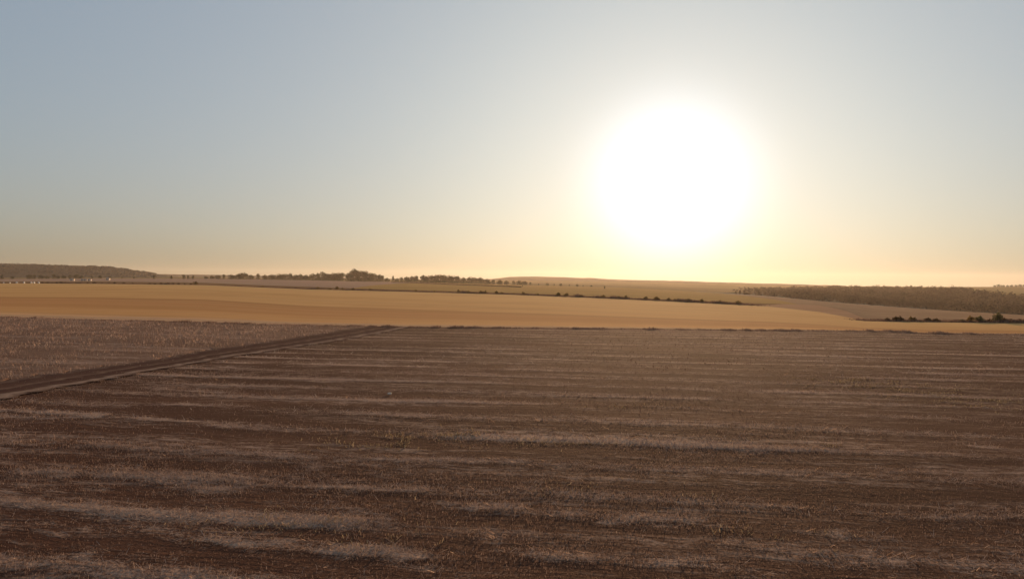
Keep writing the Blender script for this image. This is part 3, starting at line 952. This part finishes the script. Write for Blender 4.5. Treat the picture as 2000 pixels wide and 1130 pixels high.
# trees at the foot of the wooded hill
foot = [(4, 536.5), (24, 539), (58, 535.5), (67, 535.8), (80, 536.2), (92, 538), (105, 535.6), (113, 538), (124, 537), (137, 536), (149, 535), (158, 537.5),
        (180, 538.5), (196, 538), (215, 539), (238, 539.5), (262, 540)]
for i, (px, top) in enumerate(foot):
    tree('tree', ORD[i] + ' tree from the left along the foot of the wooded hill', px, top, 1560 + random.uniform(-40, 40), 'wide' if i % 3 else 'round',
         'trees along the foot of the wooded hill', 1.3)
lone = [(301, 536.8, 'dark lone tree in the open just right of the wooded hill'), (335, 537.6, 'small tree alone between the wooded hill and the low belt'),
        (359, 535.4, 'darkest of the trees between the wooded hill and the low belt'), (367, 537.8, 'smaller tree touching the right side of the darkest tree'),
        (377, 537.4, 'tree right of the darkest tree, before the low belt')]
for px, top, lab in lone:
    tree('tree', lab, px, top, 1400, 'round', None, 1.1)
tree('tree', 'tiny lone tree in the tan field right of the rounded wood', 1022, 556.6, 900, 'round', None, 1.0)
tree('tree', 'tiny lone tree in the tan field below the sun haze', 1182, 558.0, 850, 'round', None, 1.0)
# skyline row at the far right
for i, (px, top) in enumerate([(1944, 556.5), (1952, 554.8), (1960, 556), (1969, 556.2), (1977, 555.8), (1985, 555.6), (1993, 554.8), (2001, 555.2)]):
    tree('tree', ORD[i] + ' tree from the left in the skyline row at far right', px, top, 2380, 'wide', 'skyline trees at the far right', 1.4)

# bushes along the far edge of the golden field
hedge = [(383, 8, 1.0), (515, 4, 1.2), (622, 5.5, 1.4), (646, 3.5, 2.0), (660, 8, 0.9), (671, 5.5, 1.0), (690, 5.5, 1.6), (707, 4.5, 1.0), (724, 5.5, 1.2), (814, 5, 1.0), (829, 3, 1.6),
         (854, 4.5, 1.0), (885, 3, 1.8), (902, 8, 0.8), (910, 4, 1.0), (922, 5.5, 1.5), (934, 4, 1.6), (945, 7, 1.2), (954, 8, 0.8), (973, 7, 1.1), (982, 5, 1.4), (1003, 3.5, 1.8), (1025, 7, 1.0),
         (1033, 4.5, 1.4), (1059, 5, 1.5), (1100, 9, 1.0), (1117, 8, 1.4), (1143, 6, 1.3), (1157, 3.5, 1.4), (1182, 7.5, 1.2), (1209, 6.5, 1.6), (1225, 9, 0.7), (1265, 8, 1.1), (1284, 8.5, 1.5), (1307, 7.5, 1.2),
         (1319, 6, 1.0), (1327, 7.5, 0.9), (1347, 8, 1.5), (1373, 9, 0.9), (1407, 8, 0.9), (1420, 5, 1.6), (1442, 8.5, 1.2)]
for i, (px, hp, wd) in enumerate(hedge):
    d0 = CV[1](px)[1] + 1.5
    bush(('upright ' if wd < 0.95 else 'broad ' if wd > 1.35 else '') + 'bush, ' + ORD[i] + ' from the left along the golden field\'s far edge', px, hp, d0, wd, M_BUSH,
         'bushes along the far edge of the golden field')
# bushes along the right-hand strip of the golden field
right = [(1733, 8, 1.3, M_RUST, 'small rust brown bush at the left end of the right-hand hedge'),
         (1750, 12, 1.0, M_RUST, 'left half of a dense square rust brown bush pair'),
         (1758, 12, 1.0, M_RUST, 'right half of a dense square rust brown bush pair'),
         (1779, 12, 0.7, M_BUSH, 'narrow dark bush just right of the square bush pair'),
         (1787, 10, 0.7, M_RUST, 'narrow rusty bush leaning on the narrow dark bush'),
         (1814, 9, 1.4, M_RUST, 'low rounded rusty bush, left one in the middle of the hedge'),
         (1830, 8, 1.5, M_RUST, 'low rounded rusty bush, right one in the middle of the hedge'),
         (1880, 7, 1.6, M_PALEBUSH, 'low yellowish bush before the dark green bush'),
         (1896, 15, 0.8, M_BUSH, 'dark green bush with a leaning top in the right-hand hedge'),
         (1915, 14, 1.1, M_PALEBUSH, 'rounded olive bush right of the dark green bush'),
         (1934, 8, 1.6, M_RUST, 'low rusty bush left of the tall pale bush'),
         (1950, 22, 0.7, M_PALEBUSH, 'tall pale olive bush standing above the right-hand hedge'),
         (1961, 12, 0.9, M_RUST, 'rusty bush at the foot of the tall pale bush'),
         (1975, 9, 1.5, M_RUST, 'low rusty bush second from the right frame edge'),
         (1992, 9, 1.6, M_RUST, 'low rusty bush at the right frame edge'),
         (2012, 10, 1.6, M_RUST, 'low rusty bush cut by the right frame edge')]
for px, hp, wd, mt, lab in right:
    bush(lab, px, hp, CV[1](px)[1] + 2.0, wd, mt, 'bushes of the right-hand hedge')
# low hedge at the far left edge of the golden field
for i, px in enumerate([80, 92, 101, 109, 118, 127, 137, 148, 157, 170, 184, 199, 214, 226, 244, 262, 296, 306, 318, 330, 341, 352, 363, 374]):
    bush('low rusty bush, ' + ORD[i] + ' from the white bales in the far left hedge', px, random.uniform(2.5, 4.2), CV[1](px)[1] + 4, random.uniform(1.3, 2.0), M_RUST,
         'low bushes of the far left hedge')

# the dark field boundary crossing the tan field
bp = np.linspace(765, 1020, 60)
bd = np.interp(bp, [765, 880, 1020], [1250, 1000, 800])
bpt = np.array([ground_at(a_, d_) for a_, d_ in zip(bp, bd)])
n = 5000
k = RNG.uniform(0, 59, n)
X = np.interp(k, np.arange(60), bpt[:, 0]); Y = np.interp(k, np.arange(60), bpt[:, 1]) + RNG.normal(0, 2, n); Z = np.interp(k, np.arange(60), bpt[:, 2])
push(*blades(X, Y, Z, RNG.uniform(0.5, 1.3, n), np.full(n, 0.6), RNG.uniform(0, .6, n), np.clip(RNG.normal(.12, .1, n), 0, 1)))
flush('boundary_grass', 'thin dark line of tall grass crossing the tan field', 'grass', M_WEED)
# dry tall grass under the hedge
n = 30000
px = np.concatenate([RNG.uniform(-100, 1500, n), RNG.uniform(1690, 2150, 6000)])
px = px[(px < 1400) | (px > 1680) | (RNG.random(len(px)) < (1500 - px) / 100)]
p = CV[1](px); k = len(px)
hg = np.where(px > 1680, 0.10 + 0.35 * fbm(px / 25, px * 0, 14) ** 2 + np.clip((px - 1860) / 140, 0, 1) * 0.25, 0.26 + 1.5 * fbm(px / 12, px * 0, 15) ** 3)
push(*blades(p[:, 0] + RNG.normal(0, 1, k), p[:, 1] + np.abs(RNG.normal(2, 2, k)), p[:, 2], hg * RNG.uniform(0.6, 1.3, k), np.full(k, 0.18), RNG.uniform(0, .6, k),
             np.clip(RNG.normal(.12, .1, k), 0, 1)))
flush('hedge_grass', 'tall dry grass under the bushes along the golden field', 'grass', M_STRAW)

# the wood on the valley side: one mass of crowns
rw = np.random.default_rng(77)
Vs, Fs, Ts, off = [], [], [], 0
cnt = 0
while cnt < 2600:
    px = rw.uniform(1425, 2250)
    lo = CV[3](px); hi = CV[4](px)
    t = rw.uniform(0.0, 1.0) ** 0.8
    if px < 1560 and rw.random() > (px - 1425) / 135: continue
    if rw.random() < 0.12: t = 0.0
    b = lo + (hi - lo) * t
    h = rw.uniform(7, 13) * np.interp(px, [1395, 1480, 1640], [0.18, 0.45, 1.0])
    r_ = h * rw.uniform(0.30, 0.48)
    cl = [(b[0] + rw.normal(0, r_ * .45), b[1] + rw.normal(0, r_ * .45), b[2] + h * rw.uniform(.22, .78), r_ * rw.uniform(.5, .8), r_ * rw.uniform(.5, .8), h * rw.uniform(.2, .3)) for _ in range(4)]
    v, f, tt = leaf_cloud(cl, 44, 2.3, int(rw.integers(1 << 30)), b[2])
    Vs.append(v); Fs.append(f + off); Ts.append(np.clip(tt + rw.normal(0, .15) + 1.6 * (fbm(np.array([b[0] / 55]), np.array([b[1] / 130]), 91)[0] - 0.5), 0, 1)); off += len(v); cnt += 1
tag(obj('valley_wood', mesh('valley_wood', np.concatenate(Vs), np.concatenate(Fs), tint=np.concatenate(Ts)), M_WOOD),
    'dark wood covering the far side of the valley at right', 'wood', kind='stuff')
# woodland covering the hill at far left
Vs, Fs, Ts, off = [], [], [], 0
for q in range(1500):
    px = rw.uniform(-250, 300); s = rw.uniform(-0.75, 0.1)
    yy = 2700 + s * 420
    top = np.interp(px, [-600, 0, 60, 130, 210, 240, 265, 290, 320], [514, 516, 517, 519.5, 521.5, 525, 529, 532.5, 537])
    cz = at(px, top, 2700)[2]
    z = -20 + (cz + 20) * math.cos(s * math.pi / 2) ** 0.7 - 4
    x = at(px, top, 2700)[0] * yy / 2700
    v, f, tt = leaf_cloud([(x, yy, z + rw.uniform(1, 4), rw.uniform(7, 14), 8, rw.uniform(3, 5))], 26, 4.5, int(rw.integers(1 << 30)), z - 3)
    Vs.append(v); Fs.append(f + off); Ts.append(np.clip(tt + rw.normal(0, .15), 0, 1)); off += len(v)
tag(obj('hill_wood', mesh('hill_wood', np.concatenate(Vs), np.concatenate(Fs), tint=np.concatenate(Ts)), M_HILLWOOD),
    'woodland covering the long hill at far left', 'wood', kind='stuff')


# ------------------------------------------------------------------ small things
def bale_mesh():
    # wrapped round bale lying on its side, with dished ends
    prof_ = [(-.62, 0.0), (-.60, .35), (-.62, .55), (-.56, .68), (-.3, .74), (0, .75), (.3, .74), (.56, .68), (.62, .55), (.60, .35), (.62, 0.0)]
    V, Fc = [], []
    sg = 20
    for (a_, r_) in prof_:
        for j in range(sg):
            an = 2 * math.pi * j / sg
            rr = max(r_, 0.001)
            V.append((a_, rr * math.cos(an), max(-0.70, rr * math.sin(an)) + 0.70))
    for i in range(len(prof_) - 1):
        for j in range(sg):
            Fc.append((i * sg + j, i * sg + (j + 1) % sg, (i + 1) * sg + (j + 1) % sg, (i + 1) * sg + j))
    return mesh('bale', V, np.array(Fc), smooth=True)


BALE = bale_mesh()
for i, (px, lab) in enumerate([(7, 'dull pale bale nearest the left frame edge, at the far field edge'), (19, 'dull pale bale left of the brightest white bale'),
                               (32, 'brightest white bale at the golden field\'s far left edge'), (46, 'white bale second from the brightest at the far left edge'),
                               (60, 'white bale touching the left side of the right-hand bale pair'), (65.5, 'white bale left of the gap in the right-hand bale pair'),
                               (74.5, 'last white bale before the low rusty hedge')]):
    d0 = CV[1](px)[1] - 6
    b = ground_at(px, d0)
    o = obj('bale', BALE, M_WHITE, loc=b + np.array((0, 0, 0.0)), rz=random.uniform(-0.5, 0.5), scale=1.0 if px not in (7, 19) else 0.75)
    tag(o, lab, 'bale', 'pale bales at the far left edge of the golden field')


def shed(px, depth, w, h, d_, label):
    b = ground_at(px, depth)
    e = obj('shed', None, loc=b, rz=random.uniform(-.3, .3)); tag(e, label, 'shed', 'small pale sheds at the far left')
    x, y = w / 2, d_ / 2
    V = [(-x, -y, -.2), (x, -y, -.2), (x, y, -.2), (-x, y, -.2), (-x, -y, h * .68), (x, -y, h * .68), (x, y, h * .68), (-x, y, h * .68)]
    wl = obj('wall', mesh('shed_wall', V, np.array([(0, 1, 5, 4), (1, 2, 6, 5), (2, 3, 7, 6), (3, 0, 4, 7)])), M_WALL, e)
    g = 1.06
    R = [(-x * g, -y * g, h * .66), (x * g, -y * g, h * .66), (x * g, 0, h), (-x * g, 0, h), (-x * g, y * g, h * .66), (x * g, y * g, h * .66),
         (-x * g, -y * g, h * .72), (x * g, -y * g, h * .72), (x * g, 0, h * 1.06), (-x * g, 0, h * 1.06), (-x * g, y * g, h * .72), (x * g, y * g, h * .72)]
    obj('roof', mesh('shed_roof', R, np.array([(6, 7, 8, 9), (9, 8, 11, 10), (0, 3, 2, 1), (3, 4, 5, 2), (0, 1, 7, 6), (4, 10, 11, 5), (0, 6, 9, 3), (3, 9, 10, 4), (1, 2, 8, 7), (2, 5, 11, 8)])), M_ROOF, e)
    D = [(-.6, -y - .04, 0), (.6, -y - .04, 0), (.6, -y - .04, h * .5), (-.6, -y - .04, h * .5), (-.6, -y + .1, 0), (.6, -y + .1, 0), (.6, -y + .1, h * .5), (-.6, -y + .1, h * .5)]
    obj('door', mesh('shed_door', D, np.array([(0, 1, 2, 3), (0, 3, 7, 4), (1, 5, 6, 2), (3, 2, 6, 7)])), M_DOOR, e)


shed(141, 1000, 4.0, 3.0, 4, 'pale shed under the dark tree left of three sheds')
shed(161.5, 1000, 3.2, 2.4, 4, 'left one of three pale sheds in a row')
shed(167.5, 1000, 3.2, 2.4, 4, 'middle one of three pale sheds in a row')
shed(175, 1000, 3.2, 2.4, 4, 'right one of three pale sheds in a row')
shed(211, 1100, 3.6, 3.6, 4, 'upright pale shed standing alone right of the three sheds')

# one pale stone on the dark field
def speck_mesh():
    V, Fc = [], []
    for i in range(5):
        th = math.pi * i / 4
        for j in range(8):
            an = 2 * math.pi * j / 8
            rr = 1 + 0.18 * math.sin(3.1 * an + i * 1.7)
            V.append((0.20 * rr * math.sin(th + 0.001) * math.cos(an), 0.14 * rr * math.sin(th + 0.001) * math.sin(an), 0.11 * math.cos(th) + 0.08))
    for i in range(4):
        for j in range(8):
            Fc.append((i * 8 + j, (i + 1) * 8 + j, (i + 1) * 8 + (j + 1) % 8, i * 8 + (j + 1) % 8))
    return mesh('speck', V, np.array(Fc))


p = gp(761, 771)
tag(obj('speck', speck_mesh(), M_SPECK, loc=(p[0], p[1], 0.03), rz=0.3, scale=0.7), 'single small bright pale stone lying on the dark stubble', 'speck')  # small bright dot, built as a rounded solid

# ------------------------------------------------------------------ the air
x0, y0, z0, x1, y1, z1 = -5600, -5600, -32, 5600, 5600, 58
hv = [(x0, y0, z0), (x1, y0, z0), (x1, y1, z0), (x0, y1, z0), (x0, y0, z1), (x1, y0, z1), (x1, y1, z1), (x0, y1, z1)]
hf = np.array([(0, 3, 2, 1), (4, 5, 6, 7), (0, 1, 5, 4), (1, 2, 6, 5), (2, 3, 7, 6), (3, 0, 4, 7)])
MH = bpy.data.materials.new('haze'); MH.use_nodes = True
t = MH.node_tree; t.nodes.clear()
out = t.nodes.new('ShaderNodeOutputMaterial'); pv = t.nodes.new('ShaderNodeVolumePrincipled')
pv.inputs['Color'].default_value = HAZE_COLOR + (1,)
pv.inputs['Density'].default_value = HAZE_DENSITY
pv.inputs['Anisotropy'].default_value = HAZE_G
t.links.new(pv.outputs[0], out.inputs['Volume'])
tag(obj('haze', mesh('haze', hv, hf), MH), 'warm evening haze over the whole plain', 'haze', kind='stuff')
